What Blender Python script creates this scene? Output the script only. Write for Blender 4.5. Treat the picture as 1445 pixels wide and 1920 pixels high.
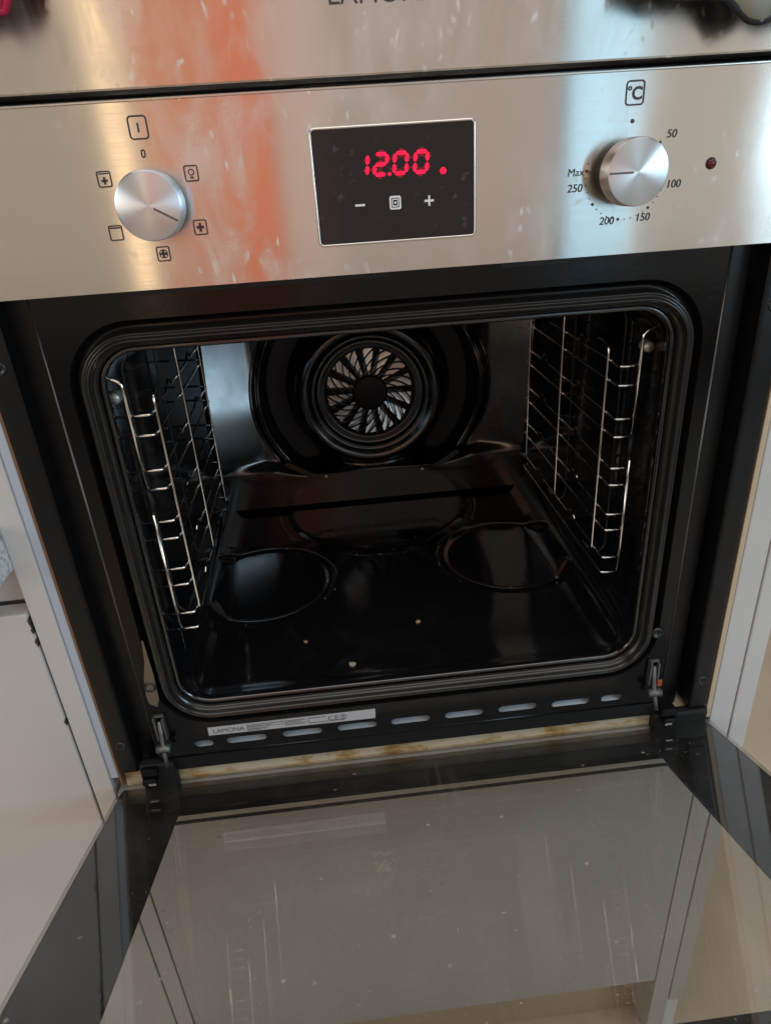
import bpy, bmesh, math, random
from mathutils import Vector, Matrix
R = math.radians
random.seed(7)
for o in list(bpy.data.objects): bpy.data.objects.remove(o)
S = bpy.context.scene
C = S.collection

# ------------------------------------------------------------------ camera
cam = bpy.data.cameras.new('camera'); camo = bpy.data.objects.new('camera', cam); C.objects.link(camo)
cam.sensor_fit = 'VERTICAL'; cam.sensor_height = 24.0; cam.lens = 1267.635/1920*24.0
cam.clip_start = .02; cam.clip_end = 100
_r = ((0.9937368638642506, 0.05693760379496568, 0.09615172734450048),
      (-0.09398794071366598, 0.891291326684114, 0.4435831804499311),
      (-0.060442637249280104, -0.44984206145241606, 0.8910604958983384))
_l = (-0.0488058, -0.4725765, 0.4681919)
camo.matrix_world = Matrix([[_r[i][0], _r[i][2], -_r[i][1], _l[i]] for i in range(3)] + [[0, 0, 0, 1]])
S.camera = camo
# ------------------------------------------------------------------ world and lamps
w = bpy.data.worlds.new('World'); S.world = w; w.use_nodes = True
w.node_tree.nodes['Background'].inputs[0].default_value = (.50, .46, .42, 1)
w.node_tree.nodes['Background'].inputs[1].default_value = .16
def area(name, x0, x1, z0, z1, y, col, rad, aim=None):
    L = bpy.data.lights.new(name, 'AREA'); L.shape = 'RECTANGLE'; L.size = x1-x0; L.size_y = z1-z0
    L.color = col; L.energy = rad*math.pi*(x1-x0)*(z1-z0)
    o = bpy.data.objects.new(name, L); C.objects.link(o)
    o.location = ((x0+x1)/2, y, (z0+z1)/2)
    d = Vector((0, 1, 0)) if aim is None else (Vector(aim)-o.location).normalized()
    o.rotation_euler = d.to_track_quat('-Z', 'Z').to_euler()
    return o
# broad soft lamps for the daylight, warm lamp and terracotta bounce, plus added fills
area('window_daylight', .78, 1.02, .05, 1.7, -2.0, (.50, .80, 1.0), 1.65)
area('cool_side_fill', 1.90, 2.56, .10, 1.55, -2.0, (.52, .79, 1.0), 10.5, (0, .2, .3))  # added cool fill from the right, aimed into the oven's rear flank
area('warm_lamp', -.668, -.606, .0, 1.7, -2.0, (1.0, .68, .36), 1.9)
area('terracotta_bounce', -.555, -.300, .0, 1.6, -2.0, (1.0, .36, .19), .74)
area('terracotta_bounce_deep', -.300, -.165, .0, 1.6, -2.0, (1.0, .24, .10), .82)
area('pink_bounce', -.165, .02, .0, 1.6, -2.0, (1.0, .50, .40), .16)
area('room_light_left', -1.7, -.56, .0, 1.7, -2.05, (1.0, .83, .66), .44)
area('room_light_middle', -.16, .77, .0, 1.7, -2.05, (1.0, .81, .70), .49)
area('room_light_right', 1.03, 1.88, .0, 1.7, -2.05, (1.0, .92, .80), .56)
area('overhead_fill', -1.2, 1.6, 0, 2.4, -.55, (1.0, .97, .93), 2.0, (.2, -.549, 0)).location.z = 2.2  # added overhead fill that brightens cabinets and floor
area('warm_side_fill', -2.25, -1.80, .05, 1.3, -2.0, (1.0, .76, .48), 2.6, (0, .2, .2))  # added warm fill for the glow in the right floor well
area('left_fill', -2.8, -1.8, .3, 1.7, -1.5, (.90, .95, 1.0), 2.4, (-.2, 0, .2))  # added cool-white fill for the cabinet fronts
# ------------------------------------------------------------------ colour management
S.render.engine = 'CYCLES'
S.view_settings.view_transform = 'Standard'; S.view_settings.look = 'None'
S.view_settings.exposure = 0; S.view_settings.gamma = 1
S.cycles.max_bounces = 8; S.cycles.glossy_bounces = 6; S.cycles.diffuse_bounces = 3; S.cycles.transparent_max_bounces = 16
S.cycles.caustics_reflective = False; S.cycles.caustics_refractive = False
S.cycles.sample_clamp_indirect = 4

# ================================================================== materials
def mat(name, col=(.5, .5, .5), rough=.5, metal=0, spec=.5, coat=0, **kw):
    m = bpy.data.materials.new(name); m.use_nodes = True
    b = m.node_tree.nodes['Principled BSDF']
    b.inputs['Base Color'].default_value = (*col, 1); b.inputs['Roughness'].default_value = rough
    b.inputs['Metallic'].default_value = metal; b.inputs['Specular IOR Level'].default_value = spec
    b.inputs['Coat Weight'].default_value = coat
    for k, v in kw.items(): b.inputs[k.replace('_', ' ')].default_value = v
    return m
def nd(m, t, **kw):
    n = m.node_tree.nodes.new(t)
    for k, v in kw.items():
        if k in n.inputs: n.inputs[k].default_value = v
        else: setattr(n, k, v)
    return n
def lk(m, a, ao, b, bi): m.node_tree.links.new(a.outputs[ao], b.inputs[bi])
def bs(m): return m.node_tree.nodes['Principled BSDF']
def coords(m, scale=(1, 1, 1), kind='Object'):
    t = nd(m, 'ShaderNodeTexCoord'); mp = nd(m, 'ShaderNodeMapping'); mp.inputs['Scale'].default_value = scale
    lk(m, t, kind, mp, 'Vector'); return mp
def noise(m, mp, scale, detail=3, rough=.55, dist=0):
    n = nd(m, 'ShaderNodeTexNoise'); n.inputs['Scale'].default_value = scale; n.inputs['Detail'].default_value = detail
    n.inputs['Roughness'].default_value = rough; n.inputs['Distortion'].default_value = dist
    lk(m, mp, 'Vector', n, 'Vector'); return n
def ramp(m, src, out, stops):
    r = nd(m, 'ShaderNodeValToRGB'); e = r.color_ramp.elements
    while len(e) < len(stops): e.new(.5)
    for i, (p, c) in enumerate(stops):
        e[i].position = p; e[i].color = (*c, 1) if len(c) == 3 else c
    lk(m, src, out, r, 'Fac'); return r
def mixc(m, fac, a, b, blend='MIX'):
    n = nd(m, 'ShaderNodeMix', data_type='RGBA', blend_type=blend)
    for sock, v in ((0, fac), (6, a), (7, b)):
        if isinstance(v, tuple) and hasattr(v[0], 'outputs'): m.node_tree.links.new(v[0].outputs[v[1]], n.inputs[sock])
        else: n.inputs[sock].default_value = v if not isinstance(v, tuple) else ((*v, 1) if len(v) == 3 else v)
    return n
def bump(m, src, out, strength=.1, dist=.001):
    b = nd(m, 'ShaderNodeBump'); b.inputs['Strength'].default_value = strength; b.inputs['Distance'].default_value = dist
    lk(m, src, out, b, 'Height'); lk(m, b, 'Normal', bs(m), 'Normal'); return b
g = lambda v: (v, v, v)

def steel(name, seed):
    m = mat(name, (.64, .615, .58), .18, 1)
    b = bs(m); b.inputs['Anisotropic'].default_value = .95; b.inputs['Anisotropic Rotation'].default_value = .25
    tg = nd(m, 'ShaderNodeTangent', direction_type='UV_MAP'); lk(m, tg, 'Tangent', b, 'Tangent')
    # brushing: long horizontal grain
    mp = coords(m, (14, 1, 2600)); mp.inputs['Location'].default_value = (seed, 0, seed)
    n = noise(m, mp, 1.0, 4, .6)
    rr = ramp(m, n, 'Fac', [(.25, g(.12)), (.8, g(.20))])
    # dried water spots, drips and wiped smears
    mp2 = coords(m, (1, 1, .55)); mp2.inputs['Location'].default_value = (seed, seed, 0)
    patch = noise(m, mp2, 9, 2); pr = ramp(m, patch, 'Fac', [(.36, g(.12)), (.60, g(1))])
    v = nd(m, 'ShaderNodeTexVoronoi', feature='F1'); v.inputs['Scale'].default_value = 150; v.inputs['Randomness'].default_value = 1
    wob = noise(m, mp2, 60, 2); add = mixc(m, .018, (mp2, 'Vector'), (wob, 'Color'), 'ADD'); lk(m, add, 2, v, 'Vector')
    sp = ramp(m, v, 'Distance', [(.06, g(1)), (.30, g(0))])
    hs = ramp(m, v, 'Color', [(.42, g(0)), (.80, g(.75))])
    a = mixc(m, 1.0, (sp, 'Color'), (hs, 'Color'), 'MULTIPLY'); a2 = mixc(m, 1.0, (a, 2), (pr, 'Color'), 'MULTIPLY')
    mp3 = coords(m, (1, 1, .45)); mp3.inputs['Location'].default_value = (seed*2, 0, 1)
    sm = noise(m, mp3, 38, 5, .65, .6); sr = ramp(m, sm, 'Fac', [(.44, g(0)), (.78, g(.52))])
    s2 = mixc(m, 1.0, (sr, 'Color'), (pr, 'Color'), 'MULTIPLY')
    tot = mixc(m, 1.0, (a2, 2), (s2, 2), 'SCREEN')
    col = mixc(m, (tot, 2), (.64, .612, .575), (.84, .82, .80)); lk(m, col, 2, b, 'Base Color')
    met = mixc(m, (tot, 2), g(1.0), g(.35)); lk(m, met, 2, b, 'Metallic')
    ro = mixc(m, (tot, 2), (rr, 'Color'), g(.55)); lk(m, ro, 2, b, 'Roughness')
    return m
M = {}
M['steel'] = steel('brushed_steel', 1.7)
M['steel2'] = steel('brushed_steel_upper', 5.3)
M['steel_edge'] = mat('steel_edge', (.70, .68, .65), .22, 1)
def enamel(name, col, r0, r1, dust=.5, bscale=260, bstr=.06, spec=.4, ior=1.5):
    m = mat(name, col, .15, 0, spec, .0); bs(m).inputs['IOR'].default_value = ior
    mp = coords(m); n = noise(m, mp, 14, 5, .6)
    rr = ramp(m, n, 'Fac', [(.35, g(r0)), (.75, g(r1))]); lk(m, rr, 'Color', bs(m), 'Roughness')
    d = noise(m, mp, 420, 2, .5); dr = ramp(m, d, 'Fac', [(.70, g(0)), (.80, g(dust))])
    pn = noise(m, mp, 10, 3); pr = ramp(m, pn, 'Fac', [(.5, g(0)), (.7, g(1))])
    k = mixc(m, 1.0, (dr, 'Color'), (pr, 'Color'), 'MULTIPLY')
    c = mixc(m, (k, 2), col, (.22, .19, .15)); lk(m, c, 2, bs(m), 'Base Color')
    n2 = noise(m, mp, bscale, 2); bump(m, n2, 'Fac', bstr, .0006)
    return m
M['enamel'] = enamel('black_enamel', (.006, .006, .007), .06, .16, ior=1.75, spec=.5)
M['back'] = enamel('black_enamel_back', (.007, .0065, .006), .25, .38, .3, 90, .05, ior=2.35, spec=.5)
M['cover'] = enamel('black_enamel_cover', (.004, .004, .004), .10, .20, .15, 120, .03, ior=1.7, spec=.5)
M['floor_enamel'] = enamel('black_enamel_floor', (.005, .005, .0055), .05, .26, .8, 300, .05, ior=2.5, spec=.5)
M['frame'] = enamel('black_frame_enamel', (.0045, .004, .004), .10, .26, .25, spec=.25)
M['trim'] = enamel('black_satin_trim', (.005, .005, .0055), .28, .45, .3, spec=.28)
M['rubber'] = mat('grey_rubber', (.016, .0145, .013), .22)
M['black'] = mat('matt_black', (.004, .004, .004), .6)
M['grille'] = mat('grille_black', (.006, .006, .006), .5, 0, .25)
M['chrome'] = mat('chrome_wire', (.80, .78, .75), .13, 1)
M['fan'] = mat('fan_aluminium', (.95, .945, .94), .28, 1)
M['zinc'] = enamel('zinc_hinge', (.17, .17, .165), .40, .65); bs(M['zinc']).inputs['Metallic'].default_value = .85
M['tray'] = mat('galvanised_tray', (.52, .60, .66), .4, .35)
M['worn'] = mat('worn_black_edge', (.10, .095, .09), .32, .7)
M['tan_gleam'] = enamel('tan_gleam_paint', (.13, .10, .068), .3, .5, .3)  # tone of a warm gleam, put into the base colour
M['rust'] = mat('rust', (.30, .075, .015), .9)
M['screw'] = mat('dark_screw', (.05, .05, .05), .3, .8)
M['bright_screw'] = mat('bright_screw', (.55, .53, .5), .4, .7)
M['print'] = mat('dark_print', (.045, .035, .032), .55)
M['white'] = mat('white_print', (.72, .74, .76), .5)
M['wprint'] = mat('label_print', (.05, .05, .055), .7)
M['label'] = mat('label_paper', (.50, .50, .52), .45)
def knobm(name, col, rough):
    m = mat(name, col, rough, 1); b = bs(m); b.inputs['Anisotropic'].default_value = .85; b.inputs['Anisotropic Rotation'].default_value = .25
    t = nd(m, 'ShaderNodeTangent', direction_type='RADIAL', axis='Y'); lk(m, t, 'Tangent', b, 'Tangent')
    return m
M['knob'] = knobm('spun_aluminium_cool_tint', (.66, .74, .84), .30)  # tint of the cool side light put into this knob's colour
M['knob2'] = knobm('spun_aluminium_grey', (.56, .55, .54), .32)
M['knob_mark'] = mat('knob_mark', (.10, .08, .08), .5)
m = M['display'] = mat('display_glass', (.006, .005, .006), .05, 0, .5)
mp = coords(m); n = noise(m, mp, 70, 4); rr = ramp(m, n, 'Fac', [(.45, g(.04)), (.72, g(.22))]); lk(m, rr, 'Color', bs(m), 'Roughness')
d = noise(m, mp, 160, 3); dr = ramp(m, d, 'Fac', [(.66, (.006, .005, .006)), (.80, (.06, .06, .065))]); lk(m, dr, 'Color', bs(m), 'Base Color')
m = M['led'] = mat('red_led', (.3, 0, .01), .5); bs(m).inputs['Emission Color'].default_value = (1, .0, .045, 1); bs(m).inputs['Emission Strength'].default_value = 1.6
m = M['led_dim'] = mat('red_led_halo', (.12, 0, .005), .4); bs(m).inputs['Emission Color'].default_value = (1, .0, .045, 1); bs(m).inputs['Emission Strength'].default_value = .13
M['lamp_red'] = mat('red_indicator_lens', (.10, .008, .012), .12)
def cabinet(name, col):
    m = mat(name, col, .42, 0, .4); mp = coords(m); n = noise(m, mp, 5, 4)
    r = ramp(m, n, 'Fac', [(.3, tuple(c*.93 for c in col)), (.7, tuple(min(1, c*1.05) for c in col))]); lk(m, r, 'Color', bs(m), 'Base Color')
    n2 = noise(m, mp, 700, 1); bump(m, n2, 'Fac', .03, .0003); return m
M['cab'] = cabinet('cabinet_grey', (.52, .51, .50))
M['lining'] = cabinet('lining_blue_grey', (.40, .46, .53))  # separate edge colour, with a blue window reflection put into it
M['cab_in'] = cabinet('carcass_cream', (.50, .40, .28))
M['cab_low'] = cabinet('drawer_grey', (.47, .465, .45))
M['edge'] = mat('edge_brown', (.16, .085, .05), .5)
M['chip'] = mat('chipped_edge', (.05, .045, .04), .8)
m = M['shelf'] = cabinet('stained_cream_shelf', (.66, .56, .40))
mp = coords(m, (1, 1, 2)); n = noise(m, mp, 26, 5, .65); r = ramp(m, n, 'Fac', [(.50, (.66, .56, .40)), (.60, (.50, .32, .12)), (.72, (.22, .11, .04))]); lk(m, r, 'Color', bs(m), 'Base Color')
m = M['stone'] = mat('quartz_worktop', (.6, .62, .62), .25)
mp = coords(m); n = noise(m, mp, 260, 3); r = ramp(m, n, 'Fac', [(.36, (.30, .33, .34)), (.46, (.62, .65, .66)), (.7, (.72, .74, .74))]); lk(m, r, 'Color', bs(m), 'Base Color')
m = M['floor'] = mat('beige_floor', (.60, .46, .33), .5)
mp = coords(m, (2, 1, 1)); n = noise(m, mp, 3, 4); r = ramp(m, n, 'Fac', [(.35, (.62, .49, .36)), (.65, (.74, .58, .43))]); lk(m, r, 'Color', bs(m), 'Base Color')
def glass(name, tint, rough=.01, dirt=.10, refl=1.0, wipe=.05):
    m = bpy.data.materials.new(name); m.use_nodes = True; nt = m.node_tree; nt.nodes.clear()
    out = nd(m, 'ShaderNodeOutputMaterial'); tr = nd(m, 'ShaderNodeBsdfTransparent'); gl = nd(m, 'ShaderNodeBsdfGlossy'); lw = nd(m, 'ShaderNodeLayerWeight'); pw = nd(m, 'ShaderNodeMath', operation='POWER'); fr = nd(m, 'ShaderNodeMath', operation='MULTIPLY_ADD'); mx = nd(m, 'ShaderNodeMixShader')
    tr.inputs[0].default_value = (*tint, 1); gl.inputs[0].default_value = (.95, .97, 1, 1); lw.inputs[0].default_value = .5; pw.inputs[1].default_value = 5; fr.inputs[1].default_value = .955*refl; fr.inputs[2].default_value = .045*refl; lk(m, lw, 'Facing', pw, 0); lk(m, pw, 0, fr, 0)
    gl.inputs['Roughness'].default_value = rough
    lk(m, fr, 0, mx, 0); lk(m, tr, 0, mx, 1); lk(m, gl, 0, mx, 2)
    # greasy film, wipe marks and specks
    df = nd(m, 'ShaderNodeBsdfDiffuse'); df.inputs[0].default_value = (.80, .75, .67, 1); mx2 = nd(m, 'ShaderNodeMixShader')
    mp = coords(m); n = noise(m, mp, 9, 6, .68, .5); r1 = ramp(m, n, 'Fac', [(.40, g(dirt*.12)), (.78, g(dirt))])
    v = nd(m, 'ShaderNodeTexVoronoi'); v.inputs['Scale'].default_value = 48; lk(m, mp, 'Vector', v, 'Vector')
    s1 = ramp(m, v, 'Distance', [(.04, g(.30)), (.11, g(0))]); s2 = ramp(m, v, 'Color', [(.66, g(0)), (.70, g(1))]); s3 = mixc(m, 1.0, (s1, 'Color'), (s2, 'Color'), 'MULTIPLY')
    n4 = noise(m, mp, 330, 2); s4 = ramp(m, n4, 'Fac', [(.72, g(0)), (.78, g(.35))])
    mpw = coords(m, (150, 5, 5)); nw = noise(m, mpw, 1.0, 4, .7); w1 = ramp(m, nw, 'Fac', [(.55, g(0)), (.80, g(wipe))]); nq = noise(m, mp, 6, 3); w2 = ramp(m, nq, 'Fac', [(.42, g(0)), (.66, g(1))]); w3 = mixc(m, 1.0, (w1, 'Color'), (w2, 'Color'), 'MULTIPLY')
    r1 = mixc(m, 1.0, (r1, 'Color'), (w3, 2), 'SCREEN')
    t = mixc(m, 1.0, (r1, 2), (s3, 2), 'SCREEN'); t = mixc(m, 1.0, (t, 2), (s4, 'Color'), 'SCREEN')
    lk(m, t, 2, mx2, 0); lk(m, mx, 0, mx2, 1); lk(m, df, 0, mx2, 2); lk(m, mx2, 0, out, 0)
    return m
M['glass_in'] = glass('inner_door_glass', (.88, .88, .865), .012, .030, 1.6)
M['glass_out'] = glass('outer_door_glass', (.92, .91, .88), .012, .010, 1.3)
m = M['border'] = mat('black_glass_print', (.008, .008, .008), .5, 0, .2)
M['cloth_grey'] = mat('grey_green_cloth', (.26, .27, .22), .9); M['cloth_black'] = mat('black_trim_cloth', (.012, .011, .012), .8); M['cloth_red'] = mat('crimson_cloth', (.42, .012, .05), .8)
M['crumb'] = mat('crumb', (.42, .26, .10), .8); M['strand'] = mat('yellow_strand', (.70, .50, .16), .6); M['dust'] = mat('crumb_dust', (.40, .34, .27), .9)

# ================================================================== helpers
def obj(name, me, m=None, parent=None, smooth=False, loc=None):
    o = bpy.data.objects.new(name, me); C.objects.link(o)
    if m is not None: me.materials.append(M[m] if isinstance(m, str) else m)
    if loc is not None: o.location = loc
    if smooth:
        for p in me.polygons: p.use_smooth = True
    if parent is not None:
        o.parent = parent
        t = Vector((0, 0, 0)); q = parent
        while q is not None: t += q.location; q = q.parent   # parents are only translated
        for a in parent_chain(parent): pass
        o.matrix_parent_inverse = Matrix.Translation(-world_loc(parent))
    return o
def parent_chain(p):
    while p is not None: yield p; p = p.parent
WL = {}
def world_loc(p):
    return p.get('_w') and Vector(p['_w']) or (WL.get(p.name) if p.name in WL else Vector(p.location))
def empty(name, loc):
    o = bpy.data.objects.new(name, None); C.objects.link(o); o.location = loc; o.empty_display_size = .02; return o
def tag(o, label, cat, group=None, kind=None):
    o['label'] = label; o['category'] = cat
    if group: o['group'] = group
    if kind: o['kind'] = kind
    return o
def fd(name, v, f):
    me = bpy.data.meshes.new(name); me.from_pydata([tuple(x) for x in v], [], f); me.update(); return me
def finish(bm, name):
    bmesh.ops.recalc_face_normals(bm, faces=bm.faces); me = bpy.data.meshes.new(name); bm.to_mesh(me); bm.free(); return me
def box(a, b, bev=0, seg=2, name='box'):
    bm = bmesh.new(); bmesh.ops.create_cube(bm, size=1)
    for v in bm.verts: v.co = Vector([(a[i]+b[i])/2+v.co[i]*(b[i]-a[i]) for i in range(3)])
    if bev: bmesh.ops.bevel(bm, geom=bm.edges[:], offset=bev, segments=seg, affect='EDGES', profile=.6)
    return finish(bm, name)
def join(*ms):
    bm = bmesh.new()
    for x in ms: bm.from_mesh(x)
    return finish(bm, 'joined')
def fillet(pts, r, n=5):
    out = [Vector(pts[0])]
    for i in range(1, len(pts)-1):
        p0, p, p1 = (Vector(pts[i-1]), Vector(pts[i]), Vector(pts[i+1]))
        a, b = (p0-p), (p1-p); rr = min(r, a.length*.45, b.length*.45); a.normalize(); b.normalize()
        A, B = p+a*rr, p+b*rr
        for k in range(n+1):
            t = k/n; out.append(A*(1-t)**2+p*2*t*(1-t)+B*t*t)
    out.append(Vector(pts[-1])); return out
def tube(pts, r, n=8, cap=True):
    pts = [Vector(p) for p in pts]; V = []; F = []
    t0 = (pts[1]-pts[0]).normalized(); up = Vector((0, 0, 1)) if abs(t0.z) < .9 else Vector((1, 0, 0)); nn = t0.cross(up).normalized()
    for i, p in enumerate(pts):
        t = (pts[min(i+1, len(pts)-1)]-pts[max(i-1, 0)]).normalized()
        nn = (nn-t*nn.dot(t)).normalized(); bb = t.cross(nn)
        for k in range(n):
            a = 2*math.pi*k/n; V.append(p+(nn*math.cos(a)+bb*math.sin(a))*r)
    for i in range(len(pts)-1):
        for k in range(n): F.append((i*n+k, i*n+(k+1) % n, (i+1)*n+(k+1) % n, (i+1)*n+k))
    if cap: F.append(tuple(range(n))[::-1]); F.append(tuple(range((len(pts)-1)*n, len(pts)*n)))
    return fd('tube', V, F)
def lathe(prof, n=48, closed=False):      # axis Y, profile (r, y); centred on the origin
    V = []; F = []; N = len(prof)
    for k in range(n):
        a = 2*math.pi*k/n
        for r, y in prof: V.append((r*math.cos(a), y, r*math.sin(a)))
    for k in range(n):
        for i in range(N-1):
            F.append((k*N+i, k*N+i+1, ((k+1) % n)*N+i+1, ((k+1) % n)*N+i))
    me = fd('lathe', V, F)
    bm = bmesh.new(); bm.from_mesh(me); bmesh.ops.remove_doubles(bm, verts=bm.verts, dist=1e-6); return finish(bm, 'lathe')
def rrect(x0, x1, z0, z1, r, n=8):       # ccw loop seen from the front (-Y), with outward normals
    out = []
    for cx, cz, a0 in ((x1-r, z1-r, 0), (x0+r, z1-r, 90), (x0+r, z0+r, 180), (x1-r, z0+r, 270)):
        for k in range(n+1):
            a = R(a0+90*k/n); out.append((cx+r*math.cos(a), cz+r*math.sin(a), math.cos(a), math.sin(a)))
    return out
def sweep(loop, prof, close=True):       # prof: (d outward, y)
    V = []; F = []; N = len(prof); L = len(loop)
    for x, z, nx, nz in loop:
        for d, y in prof: V.append((x+nx*d, y, z+nz*d))
    for k in range(L):
        for i in range(N-1): F.append((k*N+i, k*N+i+1, ((k+1) % L)*N+i+1, ((k+1) % L)*N+i))
    return fd('sweep', V, F)
def flat(outer, holes, y, thick=0):      # plate in XZ with holes
    bm = bmesh.new(); E = []
    for lp in [outer]+holes:
        lp = [q for k, q in enumerate(lp) if math.hypot(q[0]-lp[k-1][0], q[1]-lp[k-1][1]) > 1e-6]
        vs = [bm.verts.new((q[0], y, q[1])) for q in lp]
        for i in range(len(vs)): E.append(bm.edges.new((vs[i], vs[(i+1) % len(vs)])))
    bmesh.ops.triangle_fill(bm, edges=E, use_beauty=True)
    if thick:
        r = bmesh.ops.extrude_face_region(bm, geom=bm.faces[:])
        for v in r['geom']:
            if isinstance(v, bmesh.types.BMVert): v.co.y += thick
    return finish(bm, 'flat')
def ring_rr(cx, cz, w, h, r, t, y, th=.0002):
    o = [(a, b) for a, b, *_ in rrect(cx-w/2, cx+w/2, cz-h/2, cz+h/2, r, 5)]
    i = [(a, b) for a, b, *_ in rrect(cx-w/2+t, cx+w/2-t, cz-h/2+t, cz+h/2-t, max(r-t, .0002), 5)]
    return flat(o, [i], y, th)
def poly(pts, y, th=.0002): return flat(pts, [], y, th)
def bar(x0, z0, x1, z1, t, y, th=.0002):
    d = Vector((x1-x0, z1-z0)).normalized()*t/2; n = Vector((-d.y, d.x))
    return poly([(x0+n.x, z0+n.y), (x0-n.x, z0-n.y), (x1-n.x, z1-n.y), (x1+n.x, z1+n.y)], y, th)
def disc(cx, cz, r, y, n=16, th=.0002): return poly([(cx+r*math.cos(2*math.pi*k/n), cz+r*math.sin(2*math.pi*k/n)) for k in range(n)], y, th)
def text_mesh(s, h, cx, cz, y, width=None, th=.0002, weight=0, slant=0):
    cu = bpy.data.curves.new('txt', 'FONT'); cu.body = s; cu.align_x = 'CENTER'; cu.align_y = 'CENTER'; cu.size = 1; cu.offset = weight
    t = bpy.data.objects.new('txt', cu); C.objects.link(t); dg = bpy.context.evaluated_depsgraph_get()
    me = bpy.data.meshes.new_from_object(t.evaluated_get(dg)); bpy.data.objects.remove(t)
    xs = [v.co.x for v in me.vertices]; ys = [v.co.y for v in me.vertices]
    sz = h/(max(ys)-min(ys)); sx = sz if width is None else width/(max(xs)-min(xs)); mx = (max(xs)+min(xs))/2; my = (max(ys)+min(ys))/2
    for v in me.vertices:
        px, pz = (v.co.x-mx)*sx, (v.co.y-my)*sz
        v.co = Vector((cx+px+slant*pz, y, cz+pz))
    return me
def uvmap(me):
    u = me.uv_layers.new(name='UVMap')
    for l in me.loops:
        c = me.vertices[l.vertex_index].co; u.data[l.index].uv = (c.x, c.z)
def sst(a, b, x):
    t = max(0, min(1, (x-a)/(b-a))); return t*t*(3-2*t)

# ================================================================== setting
fl = obj('floor', fd('floor', [(-4, -4, -.62), (4, -4, -.62), (4, 4, -.62), (-4, 4, -.62)], [(0, 1, 2, 3)]), 'floor'); fl['kind'] = 'structure'

# tall cabinet round the oven
X0 = -.0045
cabt = tag(empty('oven_cabinet', (0, .25, -.62)), 'tall pale grey cabinet housing the black oven', 'cabinet')
obj('side_panel', box((-.3085, 0, -.60), (-.2905, .56, .75), .0012), 'cab', cabt)
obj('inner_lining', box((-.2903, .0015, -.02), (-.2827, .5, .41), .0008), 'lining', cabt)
obj('edge_strip', box((-.2825, .0005, -.03), (-.2802, .4, .41), .0006), 'edge', cabt)
obj('side_panel', box((.2865, .0005, -.60), (.3085, .56, .75), .0012), 'cab', cabt)
obj('end_panel', box((.3090, -.0010, -.525), (.3270, .58, .75), .0012), 'cab', cabt)
obj('inner_lining', box((.2815, .001, -.03), (.2863, .5, .41), .0008), 'cab_in', cabt)
obj('oven_shelf', box((-.2800, .0070, -.038), (.2813, .50, -.0205), .001), 'shelf', cabt)
obj('drawer_front', box((-.2885, -.0005, -.475), (.2845, .0175, -.0395), .0015), 'cab_low', cabt)
obj('plinth', box((-.2900, .045, -.619), (.2900, .06, -.478), .001), 'cab_in', cabt)
obj('foot_block', box((.3100, .004, -.619), (.3262, .05, -.5265), .001), M['white'], cabt)
# neighbouring drawer unit and worktop, left
du = tag(empty('drawer_unit', (-.5, .25, -.62)), 'pale grey drawer unit under the speckled worktop', 'cabinet')
obj('drawer_front', box((-.90, -.0005, -.55), (-.3105, .018, .1695), .0016), 'cab', du)
obj('top_rail', box((-.90, .022, .1700), (-.3092, .05, .2085), .001), 'cab', du)
obj('carcass', box((-.90, .052, -.60), (-.3092, .56, .2085), .001), 'cab', du)
for zc, hh in ((.166, .010), (.156, .006), (.145, .008), (.058, .007)):
    obj('chipped_edge', fd('chip', [(-.3104, -.0009, zc), (-.3118, -.0011, zc-hh*.3), (-.3112, -.0009, zc-hh*.6), (-.3104, -.0009, zc-hh), (-.3103, .004, zc-hh), (-.3103, .004, zc)], [(0, 1, 2, 3), (0, 3, 4, 5)]), 'chip', du)
wt = tag(obj('worktop', box((-.95, -.030, .2095), (-.3088, .58, .2500), .0035, 3), 'stone'), 'speckled pale stone worktop slab butting the tall cabinet', 'worktop')

# ================================================================== upper appliance
up = tag(empty('upper_appliance', (0, .2, .5165)), 'upper built in appliance with brushed steel front above the oven', 'appliance')
me = box((-.2985, -.0235, .5165), (.2985, -.002, .74), .0012); uvmap(me); obj('front_panel', me, 'steel2', up)
obj('body', box((-.279, -.0015, .5185), (.279, .45, .74)), 'black', up)
obj('maker_lettering', text_mesh('LAMONA', .0098, -.0020, .5545, -.02375, .060), 'print', up)
ft = obj('seal_strip', tube([(-.29, -.0125, .5135), (-.06, -.0135, .5130), (-.045, -.0165, .5138), (-.01, -.017, .5130), (.02, -.0135, .5133), (.29, -.0125, .5135)], .0014, 6), 'trim', up, True)

# ================================================================== oven
oven = tag(empty('built_in_oven', (0, .2, -.02)), 'built in oven with its black glass door dropped open', 'oven')
PY = -.022; PT = PY-.0003
# ---- control panel
ZB, ZT = .4108, .5110
DX0, DX1, DZ0, DZ1 = -.0487, .0473, .4292, .4916
hole = [(a, b) for a, b, *_ in rrect(DX0-.0006, DX1+.0006, DZ0-.0006, DZ1+.0006, .0022, 4)]
outer = [(a, b) for a, b, *_ in rrect(-.2985, .2985, ZB, ZT, .0012, 3)]
me = flat(outer, [hole], PY, .0035); uvmap(me)
cp = obj('control_panel', me, 'steel', oven)
obj('top_edge', box((-.2975, PY+.0006, ZT+.0001), (.2975, -.004, ZT+.0016), .0005), 'steel_edge', cp)
obj('panel_body', box((-.279, PY+.0040, ZB+.0015), (.279, .02, ZT-.0010)), 'black', oven)
loop = rrect(DX0, DX1, DZ0, DZ1, .0022, 5)
dsp = obj('clock_display', flat([(a, b) for a, b, *_ in loop], [], PY-.0004, .0015), 'display', oven)
obj('display_bezel', sweep(loop, [(.0012, PY+.0002), (.0011, PY-.0006), (.0003, PY-.0009), (-.0002, PY-.0006), (-.0002, PY+.0002)]), 'steel_edge', dsp, True)
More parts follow.
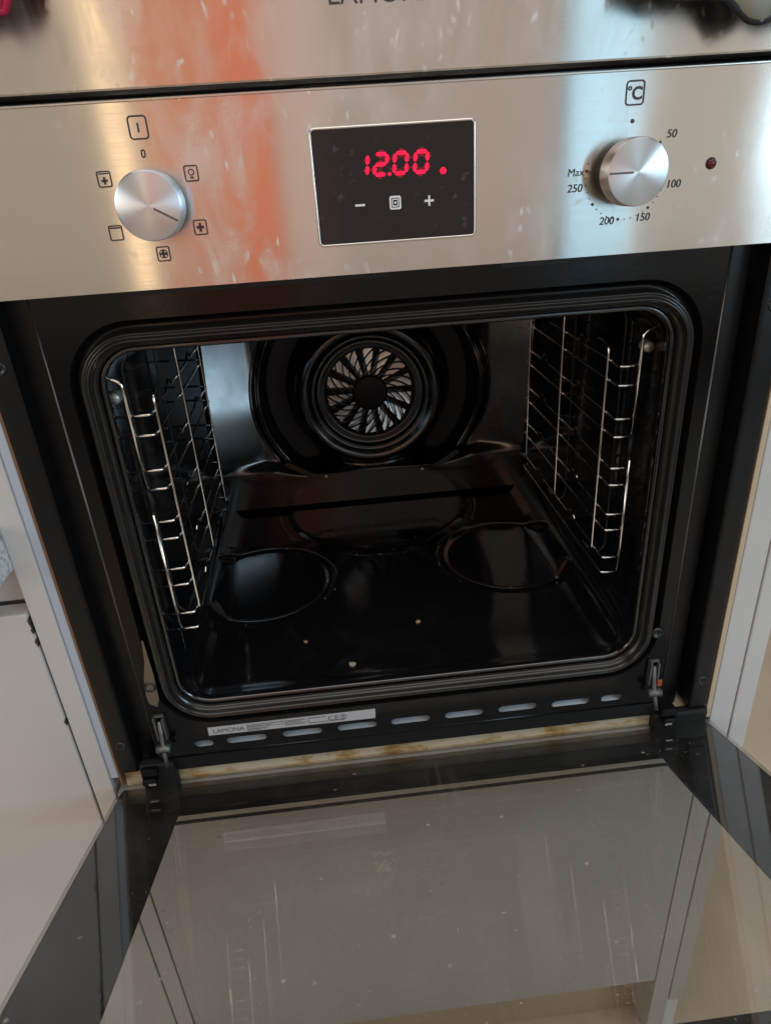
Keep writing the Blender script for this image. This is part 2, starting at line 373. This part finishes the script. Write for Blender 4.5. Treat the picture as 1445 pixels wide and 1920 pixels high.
# seven segment digits
DY = PY-.0007
def seg7(ch, cx, cz, wd, h, t, sl):
    L, Rr, T, B, Mi = -wd/2, wd/2, h/2, -h/2, 0; gp = t*.12; out = []
    def hz(z): return [(L+gp+t*.1, z), (L+t*.6, z+t/2), (Rr-t*.6, z+t/2), (Rr-gp-t*.1, z), (Rr-t*.6, z-t/2), (L+t*.6, z-t/2)]
    def vt(x, a, b): return [(x, a-gp), (x+t/2, a-t*.55), (x+t/2, b+t*.55), (x, b+gp), (x-t/2, b+t*.55), (x-t/2, a-t*.55)]
    segs = {'a': hz(T), 'g': hz(Mi), 'd': hz(B), 'f': vt(L, T, Mi), 'b': vt(Rr, T, Mi), 'e': vt(L, Mi, B), 'c': vt(Rr, Mi, B)}
    for s in {'1': 'bc', '2': 'abged', '0': 'abcdef'}[ch]: out.append([(cx+x+sl*z, cz+z) for x, z in segs[s]])
    return out
for ch, cx in (('1', -.0205), ('2', -.0089), ('0', .0030), ('0', .0153)):
    for big, mname, yy in ((1, 'led_dim', DY), (0, 'led', DY-.0002)):
        ps = seg7(ch, cx, .4717, .0073, .0108, .0020+.0026*big, .10)
        o = obj('digit_glow' if big else 'digit', join(*[poly(q, yy-.00003*i, .0001) for i, q in enumerate(ps)]), mname, dsp)
obj('decimal_point', disc(-.0040, .4663, .0010, DY-.0002), 'led', dsp)
obj('status_dot', disc(.0284, .4661, .0019, DY-.0002), 'led', dsp)
obj('minus_mark', bar(-.0258, .4504, -.0198, .4504, .0012, DY), 'white', dsp)
obj('plus_mark', join(bar(.0166, .4503, .0224, .4503, .0012, DY), bar(.0195, .4474, .0195, .4532, .0012, DY-.00002)), 'white', dsp)
obj('mode_mark', join(ring_rr(-.0013, .4505, .0070, .0076, .0012, .0011, DY), ring_rr(-.0013, .4505, .0038, .0044, .0004, .0006, DY), disc(-.0013, .4505, .0007, DY)), 'white', dsp)
# knobs
KR = .0186
def knob(name, cx, cz, body, ang, lab):
    me = lathe([(0, -.0222), (KR-.0014, -.0222), (KR-.0004, -.0218), (KR, -.0208), (KR+.0002, -.0100), (KR-.0010, -.0092), (KR-.0050, -.0088)], 72)
    k = obj(name, me, body, oven, True, (cx, PY, cz)); k['label'] = lab
    bm = bmesh.new(); bm.from_mesh(k.data)
    for e in bm.edges:
        if len(e.link_faces) == 2 and e.calc_face_angle() > R(25): e.smooth = False
    bm.to_mesh(k.data); bm.free()
    obj('stem', lathe([(KR-.0030, -.0090), (KR-.0030, 0)], 48), 'black', k, True, (cx, PY, cz))
    a = R(ang); y = PY-.0225
    obj('pointer_mark', bar(cx+math.cos(a)*.0030, cz+math.sin(a)*.0030, cx+math.cos(a)*(KR-.0012), cz+math.sin(a)*(KR-.0012), .0011, y), 'knob_mark', k)
    return k
def fixparent(o): pass
knob('function_knob', -.1432, .4585, 'knob', -30, 'silver knob with painted cool sheen turned to the lower right')
knob('temperature_knob', .1405, .4585, 'knob2', 180, 'grey silver knob pointing left to the maximum mark')
# panel prints
def pr(name, *ms): return obj(name, join(*ms), 'print', cp)
def sq(cx, cz, s=.0082): return ring_rr(cx, cz, s, s*1.06, s*.16, .00075, PT)
def fanmark(cx, cz, k=1): return [bar(cx-.0020*k, cz, cx+.0020*k, cz, .0014*k, PT), bar(cx, cz-.0022*k, cx, cz+.0022*k, .0014*k, PT-.00002), disc(cx, cz, .0011*k, PT-.00004)]
pr('function_icon', ring_rr(-.1451, .4984, .0110, .0122, .0022, .0009, PT), bar(-.1451, .4960, -.1451, .5008, .0010, PT))
pr('zero_mark', ring_rr(-.1450, .4853, .0026, .0044, .0012, .0008, PT))
pr('mode_icon', sq(-.1698, .4736), bar(-.1728, .4765, -.1668, .4765, .0007, PT), *fanmark(-.1698, .4728, .9))
pr('mode_icon', sq(-.1699, .4446), bar(-.1730, .4474, -.1668, .4474, .0009, PT))
pr('mode_icon', sq(-.1446, .4311), *fanmark(-.1446, .4311), ring_rr(-.1446, .4311, .0052, .0052, .0026, .0005, PT-.00006))
pr('mode_icon', sq(-.1199, .4445), *fanmark(-.1199, .4445, 1.1))
pr('mode_icon', sq(-.1199, .4737), ring_rr(-.1199, .4743, .0036, .0036, .0018, .0006, PT), bar(-.1208, .4715, -.1190, .4715, .0010, PT))
pr('celsius_icon', ring_rr(.1435, .5002, .0115, .0130, .0022, .0009, PT), text_mesh('C', .0070, .1448, .5000, PT, weight=.03), ring_rr(.1402, .5026, .0024, .0024, .0012, .0007, PT-.0001))
pr('off_dot', disc(.1434, .4857, .0012, PT))
for s, x, z in (('50', .1690, .4779), ('100', .1741, .4502), ('150', .1563, .4322), ('200', .1325, .4315), ('250', .1106, .4514)):
    pr('temperature_number', text_mesh(s, .0046, x, z, PT, weight=.012, slant=.12))
pr('maximum_mark', text_mesh('Max', .0042, .1108, .4602, PT, slant=.12), ring_rr(.1186, .4600, .0018, .0018, .0009, .0004, PT))
ms = []
for i in range(27):
    a = R(40-i*9.1); rr_ = .0255
    ms.append(disc(.1425+rr_*math.cos(a), .4572+rr_*math.sin(a), .00085 if i % 5 == 0 else .00035, PT-.00001*i, 8))
pr('temperature_scale', *ms)
il = obj('indicator_lamp', lathe([(0, -.0022), (.0014, -.0020), (.0026, -.0010), (.0029, 0)], 24), 'lamp_red', oven, True, (.1961, PY, .4601))
obj('lamp_collar', lathe([(.0029, -.0005), (.0034, -.0004), (.0035, 0)], 24), 'screw', il, True, (.1961, PY, .4601))

# ---- front frame with vent slots and mouth
CX0, CX1, CZ0, CZ1, CR = X0-.2075, X0+.2075, .0530, .3725, .030
mouth = rrect(CX0, CX1, CZ0, CZ1, CR, 10)
plate_hole = [(x+nx*.0175, z+nz*.0175) for x, z, nx, nz in mouth]
def slot(cx, cz, wd, h, n=6):
    r = h/2; out = []
    for s, a0 in ((1, -90), (-1, 90)):
        for k in range(n+1):
            a = R(a0+180*k/n); out.append((cx+s*(wd/2-r)+r*math.cos(a), cz+r*math.sin(a)))
    return out
slots = [slot(cx, .0112-.0012*(i > 6), wd, .0078) for i, (cx, wd) in enumerate(((-.1985, .017), (-.1599, .0365), (-.1088, .0365), (-.0582, .0365), (-.0082, .0365), (.0421, .0365), (.0928, .0365), (.1438, .0365), (.1830, .020)))]
X1 = .2363
frame_out = [(X0-X1, 0), (X0+X1, 0), (X0+X1, .4095), (X0-X1, .4095)]
ff = obj('front_frame', flat(frame_out, [plate_hole]+slots, 0, .0012), 'frame', oven)
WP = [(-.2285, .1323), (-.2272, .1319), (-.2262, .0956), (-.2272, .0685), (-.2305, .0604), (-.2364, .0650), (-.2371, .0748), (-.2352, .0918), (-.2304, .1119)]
# embossed slope from the plate down to the gasket
obj('mouth_emboss', sweep(mouth, [(.0175, .0006), (.0160, .0030), (.0145, .0065), (.0125, .0075), (.0100, .0060)]), 'frame', oven, True)
obj('gleam_patch', flat(WP, [], -.0004, .0003), 'tan_gleam', ff)  # warm reflection on the frame, painted as a flat tan patch
for x0, x1 in ((-.180, -.004), (.070, .169)):
    obj('air_slot', box((x0, -.0008, .4050), (x1, .0004, .4085), .0003), 'black', ff)
# folded side returns and bottom lip
for s in (-1, 1):
    xx = X0+s*X1
    obj('frame_return', box((min(xx, xx+s*.0012), .0002, .002), (max(xx, xx+s*.0012), .022, .409), .0004), 'frame', ff)
for s in (-1, 1):
    obj('frame_edge', tube([(X0+s*(X1-.0002), .0002, .004), (X0+s*(X1-.0002), .0002, .4085)], .0009, 8), 'worn', ff, True)
obj('bottom_lip', tube([(X0-X1, .0010, -.0008), (X0+X1, .0010, -.0008)], .0016, 8), 'frame', ff, True)
obj('vent_tray', fd('tray', [(-.225, .0025, .0045), (.215, .0025, .0045), (.215, .024, .017), (-.225, .024, .017)], [(0, 1, 2, 3)]), M['tray'], oven)
obj('base_rail', box((-.234, .0030, -.0205), (.232, .03, -.0030), .001), 'black', oven)
for cx in (X0-.2485, X0+.2485):
    obj('side_channel', box((cx-.0125, .0160, -.03), (cx+.0125, .024, .409), .001), 'trim', oven)
for x0, x1, sgn in ((-.2800, -.2625, -1), (.2608, .2795, 1)):
    t = obj('side_trim', box((x0, -.001, -.014), (x1, .026, .4095), .0032, 3), 'trim', oven)
    for zc in (.0200, .3655):
        xc = (x0+x1)/2-.0002
        sc = obj('screw', join(lathe([(0, .0004), (.0020, .0004), (.0034, -.0004), (.0040, -.0006), (.0048, -.0003), (.0050, .002)], 20)), 'screw', t, True, (xc, -.0012, zc))
for sx, zc in ((-.2318, .0835), (.2188, .0815)):
    sc = obj('frame_screw', join(lathe([(0, .0008), (.0022, .0008), (.0034, -.0004), (.0042, -.0012), (.0052, -.0008), (.0056, .001)], 20)), 'screw', oven, True, (sx, -.0004, zc))
# gasket with three ribs
gp = []
for k in range(25):
    t = k/24; d = .0118*(1-t)-.0002; y = .0050-.0092*math.sin(math.pi*min(1, t*1.02))**.6 + .0013*math.cos(t*math.pi*5)
    gp.append((d, y))
obj('door_gasket', sweep(mouth, gp), 'rubber', oven, True)
# ---- cavity
lip = [(0.0, .006), (-.0016, .004), (-.0034, .0042), (-.0046, .0065), (-.0044, .011), (-.0020, .018), (0.0005, .030), (.0015, .06), (.0015, .25), (.0015, .425)]
obj('cavity_liner', sweep(mouth, lip), 'enamel', oven, True)
# embossed cavity floor
nx, ny = 150, 140; V = []; F = []
def floor_h(x, y):
    h = .0500
    e = min(x-CX0, CX1-x); h += .012*(1-sst(.0, .030, e))                 # side coves
    h += .010*(1-sst(.0, .020, y-.012))*0 + .004*(1-sst(.006, .030, y))    # front roll
    for cx, cy, r in ((-.150, .200, .064), (.136, .212, .064)):            # round wells with a double rim
        d = math.hypot(x-cx, y-cy)
        h -= .0105*(1-sst(r*.50, r*1.04, d)); h += .0036*math.exp(-((d-r*1.22)/.0085)**2); h -= .0020*math.exp(-((d-r*1.42)/.006)**2)
        h += .0025*(1-sst(0, r*.75, d))
    d = math.hypot(x+.005, y-.374)                                        # curved step behind them
    h += .0040*(1-sst(.116, .130, d)) + .0022*math.exp(-((d-.136)/.004)**2)
    d = math.hypot(x+.008, y+.02); h += .0007*math.exp(-((d-.125)/.014)**2)
    return h
for j in range(ny+1):
    for i in range(nx+1):
        x = CX0+(CX1-CX0)*i/nx; y = .008+.410*j/ny; V.append((x, y, max(floor_h(x, y), .05-.02)))
for j in range(ny):
    for i in range(nx):
        a = j*(nx+1)+i; F.append((a, a+1, a+nx+2, a+nx+1))
obj('cavity_floor', fd('floor', V, F), 'floor_enamel', oven, True)
# ---- back panel
FX, FZ = -.0030, .2075
def bulge(z):      # the left flank is slightly barrel shaped
    a, b = .135, .215; s0, s1 = -.20, .24
    if z < a: return s0*(z-a)
    if z > b: return (s0+s1)/2*(b-a)+s1*(z-b)
    u = (z-a)/(b-a); return (b-a)*(s0*u+(s1-s0)*u*u/2)
def back_y(x, z):
    ax = abs(x-X0); r = math.hypot(x-FX, z-FZ); a = math.atan2(z-FZ, x-FX)
    y = .402 - (.46 if x < 0 else .40)*max(0, ax-.148) + (bulge(z) if x < 0 else -.20*(z-.135))*sst(.13, .155, ax)         # flanks turn inwards
    # big circular recess, deepest at the sides
    side = sst(.30, .80, abs(math.cos(a)))
    u = max(0, min(1, (r-.101)/.046))
    y += (.040*math.sin(math.pi*u)**.7*side + .010*(sst(.146, .150, r)-sst(.1525, .1545, r)))
    # raised dome round the fan
    dome = math.exp(-((r-.087)/.0155)**2); y -= .016*dome
    # skirt along the bottom
    zl = .1135-.030*sst(.03, .13, .2-ax)*0
    k = 1-sst(zl-.002, zl+.010, z + .010*(1-sst(.09, .15, ax)))
    y = y*(1-k)+(.386+.03*max(0, z-.105))*k
    return y
nx, nz = 190, 150; V = []; F = []; F2 = []
Z0, Z1 = .0588, .3735
for j in range(nz+1):
    for i in range(nx+1):
        x = CX0+.002+(CX1-CX0-.004)*i/nx; z = Z0+(Z1-Z0)*j/nz; V.append((x, back_y(x, z), z))
for j in range(nz):
    for i in range(nx):
        a = j*(nx+1)+i; q = (a, a+1, a+nx+2, a+nx+1)
        c = sum((Vector(V[k]) for k in q), Vector())/4; r = math.hypot(c.x-FX, c.z-FZ)
        if r > .1545 or c.z < .112: F.append(q)
def used(V, F):
    ids = sorted({k for q in F for k in q}); mp = {k: i for i, k in enumerate(ids)}
    return [V[k] for k in ids], [tuple(mp[k] for k in q) for q in F]
SK = [q for q in F if sum(V[k][2] for k in q)/4 < .1120]; F = [q for q in F if sum(V[k][2] for k in q)/4 >= .1120]
bk = obj('back_panel', fd('back', *used(V, F)), 'back', oven, True)
obj('rear_skirt', fd('skirt', *used(V, SK)), 'cover', oven, True)
NA, rs = 220, [.0768+.0772*k/44 for k in range(45)]
PV = []
for k in range(NA):
    a = 2*math.pi*k/NA
    for r in rs:
        x, z = FX+r*math.cos(a), FZ+r*math.sin(a); PV.append((x, back_y(x, z)-.0006, z))
    for r, dy in ((.1546, -.0022), (.1562, -.0030), (.1578, -.0022), (.1584, .004)):      # turned rim
        x, z = FX+r*math.cos(a), FZ+r*math.sin(a); PV.append((x, back_y(FX+.157*math.cos(a), FZ+.157*math.sin(a))+dy, z))
NR = len(rs)+4
for k in range(NA):
    for i in range(NR-1):
        q = (k*NR+i, k*NR+i+1, ((k+1) % NA)*NR+i+1, ((k+1) % NA)*NR+i)
        if sum(PV[j][2] for j in q)/4 > .108 and max(PV[j][2] for j in q) < .3735: F2.append(q)
fc = obj('fan_cover', fd('cover', *used(PV, F2)), 'cover', oven, True)
# ring lip around the fan opening
obj('fan_ring', lathe([(.0800, .3880), (.0775, .3895), (.0755, .3915), (.0742, .3908), (.0728, .3915), (.0715, .3945), (.0700, .3968), (.0690, .3972), (.0660, .3975), (.0622, .3972), (.0600, .3972), (.0596, .3990)], 96), 'cover', fc, True, (FX, 0, FZ))
# flange with two screws along the bottom of the fan cover
fz = .1025
fp = [(-.128, .121), (-.096, .1010), (-.085, .0945), (.074, .0925), (.086, .0980), (.114, .1180), (.108, .1215), (.082, .1055), (.072, .1015), (-.083, .1035), (-.093, .1075), (-.121, .1255)]
obj('cover_flange', flat(fp, [], .3835, .0022), 'cover', fc)
for sx, sz in ((-.0722, .0990), (.0610, .0970)):
    obj('cover_screw', lathe([(0, -.0016), (.0018, -.0014), (.0028, 0)], 12), 'bright_screw', fc, True, (sx, .3835, sz))
# grille
gri = obj('fan_grille', flat([(FX+.0606*math.cos(2*math.pi*k/96), FZ+.0606*math.sin(2*math.pi*k/96)) for k in range(96)], [[(FX+.0586*math.cos(2*math.pi*k/96), FZ+.0586*math.sin(2*math.pi*k/96)) for k in range(96)]], .3972, .0022), 'grille', oven)
obj('hub', lathe([(0, .3958), (.0205, .3958), (.0232, .3966), (.0234, .3995)], 48), 'grille', gri, True, (FX, 0, FZ))
def swirl(a0, r0, r1, tw, t0, t1, y, th, n=7):
    L, Rr = [], []
    for k in range(n+1):
        u = k/n; r = r0+(r1-r0)*u; a = a0-tw*u**.85; t = t0+(t1-t0)*u
        tang = Vector((-math.sin(a), math.cos(a))); rad = Vector((math.cos(a), math.sin(a))); d = (rad-tang*(tw*.85*r/(r1-r0))).normalized(); nn = Vector((-d.y, d.x))
        p = Vector((FX, FZ))+rad*r; L.append(tuple(p+nn*t/2)); Rr.append(tuple(p-nn*t/2))
    return poly(L+Rr[::-1], y, th)
for k in range(26):
    obj('bar', swirl(2*math.pi*k/26, .0226, .0592, R(44), .0013, .0022, .3970+.00004*(k % 3), .0022), 'grille', gri)
# fan wheel behind the grille
fw = obj('fan_wheel', lathe([(0, .4105), (.018, .4105), (.020, .412), (.020, .43)], 32), 'fan', oven, True, (FX, 0, FZ))
for k in range(14):
    a = 2*math.pi*k/14+.15; V = []
    for r, da, y in ((.018, .0, .412), (.057, -.10, .409), (.057, .17, .421), (.018, .40, .426)):
        V.append((FX+r*math.cos(a+da), .4105+.16*r*math.sin(a+da)+(y-.417)*.30, FZ+r*math.sin(a+da)))
    obj('blade', fd('blade', V+[(x, y+.0008, z) for x, y, z in V], [(0, 1, 2, 3), (7, 6, 5, 4), (0, 4, 5, 1), (1, 5, 6, 2), (2, 6, 7, 3), (3, 7, 4, 0)]), 'fan', fw)
obj('fan_chamber', lathe([(.0605, .3995), (.062, .402), (.062, .440), (0, .440)], 48), 'black', oven, True, (FX, 0, FZ))
obj('cavity_end', box((CX0-.004, .430, .04), (CX1+.004, .434, .385)), 'black', oven)
# ---- rating label
lb = obj('rating_label', flat([(-.1925, .0207), (-.0408, .0192), (-.0402, .0302), (-.1922, .0300)], [], -.0004, .0003), 'label', oven)
LY = -.0006
obj('label_lettering', text_mesh('LAMONA', .0048, -.1738, .0252, LY, .028), 'wprint', lb)
ms = [bar(-.1572, .0212, -.1572, .0294, .0004, LY), bar(-.1225, .0212, -.1225, .0294, .0004, LY), bar(-.1015, .0215, -.1015, .0296, .0004, LY), bar(-.1568, .0248, -.1018, .0248, .00025, LY)]
obj('label_rules', join(*ms), 'wprint', lb)
ms = []
for i, (x, z, wd) in enumerate(((-.1565, .0278, .033), (-.1565, .0261, .022), (-.1565, .0232, .018), (-.1565, .0217, .012), (-.1215, .0278, .018), (-.1215, .0262, .013), (-.1215, .0232, .016), (-.1005, .0280, .015), (-.1005, .0222, .032))):
    u = 0
    while u < wd:
        l = random.uniform(.0007, .0026); ms.append(bar(x+u, z, x+min(u+l, wd), z, .0008, LY-.00001*i)); u += l+.0006
obj('label_small_print', join(*ms), 'wprint', lb)
obj('conformity_mark', text_mesh('CE', .0052, -.0790, .0254, LY, .0095, weight=-.005), 'wprint', lb)
obj('approval_mark', join(ring_rr(-.0697, .0256, .0058, .0058, .0029, .0004, LY), bar(-.0697, .0238, -.0697, .0272, .0007, LY), bar(-.0710, .0266, -.0684, .0266, .0005, LY)), 'wprint', lb)
# ---- hinges
for sx, rust in ((-.2310, 0), (.2195, 1)):
    h = obj('hinge', join(box((sx-.0050, -.0060, .026), (sx-.0032, .004, .052), .0006), box((sx+.0024, -.0060, .026), (sx+.0042, .004, .050), .0006), box((sx-.0048, -.0030, .0500), (sx+.0042, .004, .0520), .0005)), 'zinc', oven)
    obj('hinge_arm', join(tube(fillet([(sx-.0004, -.003, .046), (sx-.0004, -.007, .028), (sx-.0004, -.011, .018), (sx+.0010, -.015, .004)], .01), .0020, 8)), 'zinc', h, True)
    obj('roller', tube([(sx-.0062, -.0100, .0205), (sx+.0058, -.0100, .0205)], .0038, 16), 'zinc', h, True)
    if rust: obj('rust_spot', box((sx+.0022, -.0085, .0255), (sx+.0070, -.0060, .0325), .0012), 'rust', h)
    s = -1 if sx < 0 else 1
    obj('hinge_socket', box((-.2605, -.0040, -.036), (-.2290, .006, -.0045), .002) if s < 0 else box((.2265, -.0040, -.036), (.2800, .006, -.0155), .002), 'black', oven)
    hb = obj('hinge_bracket', join(box((sx+s*.019-.008, -.010, -.0130), (sx+s*.019+.007, .008, -.0050), .0025), box((sx+s*.020-.007, -.013, -.0210), (sx+s*.020+.006, .003, -.0145), .0025)), 'trim', oven)
    obj('bracket_pin', box((sx+s*.017-.004, -.0142, -.0190), (sx+s*.017+.003, -.0128, -.0170), .0004), 'steel_edge', hb)
# ---- door, 73 degrees open
TH = R(17); DO = Vector((0, -.012, -.027)); DV = Vector((0, -math.cos(TH), math.sin(TH))); DN = Vector((0, math.sin(TH), math.cos(TH)))
def dpt(u, v, n): return Vector((u, 0, 0))+DO+DV*v+DN*n
def dbox(u0, u1, v0, v1, n0, n1, bev=0):
    me = box((u0, v0, n0), (u1, v1, n1), bev)
    for v in me.vertices: v.co = dpt(*v.co)
    bm = bmesh.new(); bm.from_mesh(me); return finish(bm, 'dbox')
U0, U1 = -.2830, .2845; VE = .430
door = obj('door', join(dbox(U0+.001, U0+.011, -.002, VE, -.0335, -.0052, .001), dbox(U1-.011, U1-.001, -.002, VE, -.0335, -.0052, .001), dbox(U0+.012, U1-.012, VE-.05, VE, -.0335, -.0052, .001)), 'black', oven)
obj('inner_glass', dbox(U0, U1, -.0155, VE, -.0045, 0, .0006), 'glass_in', door)
obj('outer_glass', dbox(U0-.004, U1+.004, -.010, VE+.01, -.0390, -.0345, .0006), 'glass_out', door)
WX0, WX1, WV0, WV1 = -.2195, .2135, .0375, .2850
def frameplate(u0, u1, v0, v1, a0, a1, b0, b1, n, th=.0003):
    return [dbox(u0, a0, v0, v1, n-th, n), dbox(a1, u1, v0, v1, n-th, n), dbox(a0, a1, v0, b0, n-th, n), dbox(a0, a1, b1, v1, n-th, n)]
for ms, nm in ((frameplate(U0+.0006, U1-.0006, -.0150, VE-.001, WX0, WX1, WV0, WV1, -.0050), 'printed_border'), (frameplate(U0-.003, U1+.003, -.0095, VE+.009, -.243, .238, -.004, WV1+.012, -.0396), 'outer_border')):
    for q in ms: obj(nm, q, 'border', door)
for s, u in ((-1, U0), (1, U1)):
    obj('edge_seal', dbox(u-s*.0004 if s < 0 else u-.0002, u+.0002 if s < 0 else u+.0004, -.011, VE, -.0345, -.0046), 'trim', door)

# ================================================================== wire side racks
def rack(s, wall, tip, yf, yv, label):
    base = tag(empty('shelf_rack', (wall, .15, .06)), label, 'oven rack', 'wire shelf racks on the oven walls')
    rw = .0011; inn = tip; out = wall
    zs = []
    for k in range(5):
        zs += [(.3200-.0435*k, 1), (.3045-.0435*k, 0)]
    yb = yv[2]+.020
    for z, upper in zs:
        pts = [(out, yf, z), (inn, yf, z)]
        if upper:
            kk = (yv[0]+.050, yv[1]+.048)
            pts += [(inn, yf+.028, z+.001)]
            for y0 in kk: pts += [(inn, y0, z+.001), (inn-s*.001, y0+.006, z+.008), (inn-s*.001, y0+.014, z+.008), (inn, y0+.022, z+.001)]
            pts += [(inn, yb, z), (out, yb+.006, z)]
        else:
            pts += [(inn, yb, z), (out, yb+.006, z)]
        obj('runner', tube(fillet(pts, .004, 4), rw, 8), 'chrome', base, True)
    # upright front rod in two lengths, held by a clip
    xm = out+(inn-out)*.46
    obj('front_rod', tube(fillet([(out, yf-.004, .352), (xm, yf-.004, .346), (xm, yf-.0035, .262)], .004), .0014, 8), 'chrome', base, True)
    obj('front_rod', tube([(xm, yf-.0035, .244), (xm-s*.000, yf-.0035, .112)], .0014, 8), 'chrome', base, True)
    obj('rod_clip', tube(fillet([(xm, yf-.0035, .263), (xm-s*.003, yf-.008, .256), (xm-s*.003, yf-.008, .250), (xm, yf-.0035, .243)], .004), .0022, 8), 'grille', base, True)
    obj('wall_bolt', lathe([(0, -.006), (.004, -.006), (.0045, -.004), (.0045, .004)], 14), 'bright_screw', base, True, (out-s*.001, yf+.012, .332))
    for k, y in enumerate(yv):
        zt = .334 if k == 0 else .362; zb = .142 if k == 0 else .147; xi = inn - s*.0022
        obj('upright', tube(fillet([(xi, y+.022, zt), (xi, y, zt), (xi, y, zb), (xi, y+.022, zb-.001)], .008, 6), .0012, 8), 'chrome', base, True)
    # rear-of-rack hooks by the wall
    for y in (yv[0]+.035, yv[1]+.045):
        obj('wall_rod', tube(fillet([(out-s*.002, y, .350), (out, y, .345), (out, y, .125), (out-s*.006, y, .120)], .006), .0009, 6), 'screw', base, True)
    return base
rack(-1, -.2100, -.1835, .014, (.022, .118, .222), 'chrome wire shelf rack on the left oven wall')
rack(1, .2010, .1752, .033, (.053, .162, .270), 'chrome wire shelf rack on the right oven wall')

# ================================================================== cloths on the upper appliance
def cloth(name, edge, top, y, m, trim, label):
    n = len(edge); V = []; F = []; rows = 14
    for j in range(rows+1):
        t = j/rows
        for i, (x, z) in enumerate(edge):
            yy = y + .002*math.sin(i*1.9+t*2)*(1-t*.4) + (.018 if y < -.03 else 0)*t*t
            V.append((x, yy, z+(top-z)*t))
    for j in range(rows):
        for i in range(n-1): a = j*n+i; F.append((a, a+1, a+n+1, a+n))
    o = obj(name, fd(name, V, F), m, None, True); md = o.modifiers.new('th', 'SOLIDIFY'); md.thickness = .002; md.offset = 1
    tag(o, label, 'towel')
    obj('hem', tube(fillet([(x, V[i][1]-.0005, z) for i, (x, z) in enumerate(edge)], .004), .0018, 8), trim, o, True)
    return o
cloth('hanging_cloth', [(.130, .5475), (.150, .5405), (.166, .5405), (.178, .5395), (.186, .5345), (.1930, .5285), (.1985, .5275), (.205, .5295), (.214, .5340), (.226, .5300), (.240, .5330)], .68, -.046, 'cloth_grey', 'cloth_black', 'grey green cloth with black hem hanging at the top right')
cloth('hanging_cloth', [(-.225, .5470), (-.210, .5500), (-.2030, .5468), (-.1975, .5500), (-.1930, .5492), (-.1895, .5535), (-.1850, .5640)], .68, -.048, 'cloth_red', 'cloth_red', 'crimson cloth corner hanging at the top left')

# ================================================================== crumbs
def onfloor(x, y): return floor_h(x, y)
def strand(pts, label):
    P = [(x, y, onfloor(x, y)+.0011+dz) for x, y, dz in pts]
    return tag(obj('food_strand', tube(fillet(P, .004), .00085, 6), 'strand', None, True), label, 'food crumb', 'dry yellow strands')
strand([(-.1862, .2390, 0), (-.1815, .2400, .001), (-.1770, .2370, 0)], 'curved dry yellow strand nearest the left oven wall')
strand([(-.1575, .1905, 0), (-.1510, .1903, .0004), (-.1448, .1893, 0)], 'straight dry yellow strand in the round floor well')
def crumb(x, y, r, seed, label, m='crumb'):
    rnd = random.Random(seed); bm = bmesh.new(); bmesh.ops.create_icosphere(bm, subdivisions=1, radius=r)
    for v in bm.verts: v.co = v.co*rnd.uniform(.65, 1.25); v.co.z *= .7
    me = finish(bm, 'crumb'); return tag(obj('food_crumb', me, m, None, False, (x, y, onfloor(x, y)+r*.55)), label, 'food crumb', 'crumbs on the oven floor')
crumb(.0130, .0958, .0028, 1, 'golden crumb in the middle of the oven floor')
crumb(-.1024, .0819, .0024, 2, 'orange brown crumb left of centre near the oven mouth')
crumb(.0112, .0342, .0019, 3, 'pale round crumb right of the burnt cluster by the mouth', 'dust')
crumb(-.0570, .0385, .0040, 4, 'grey burnt crumb cluster near the oven mouth', 'dust')
crumb(-.1180, .2200, .0036, 5, 'brown crumb on the rim of the left floor well')
bm = bmesh.new(); rnd = random.Random(3)
for i in range(280):
    x = rnd.uniform(CX0+.02, CX1-.02); y = .02+.36*rnd.random()**1.5; r = rnd.uniform(.0002, .0008)
    mtx = Matrix.Translation((x, y, onfloor(x, y)+r*.4))
    bmesh.ops.create_icosphere(bm, subdivisions=1, radius=r, matrix=mtx)
o = obj('crumb_dust', finish(bm, 'dust'), 'dust'); o['kind'] = 'stuff'; o['label'] = 'fine pale crumb dust scattered over the black oven floor'; o['category'] = 'crumbs'
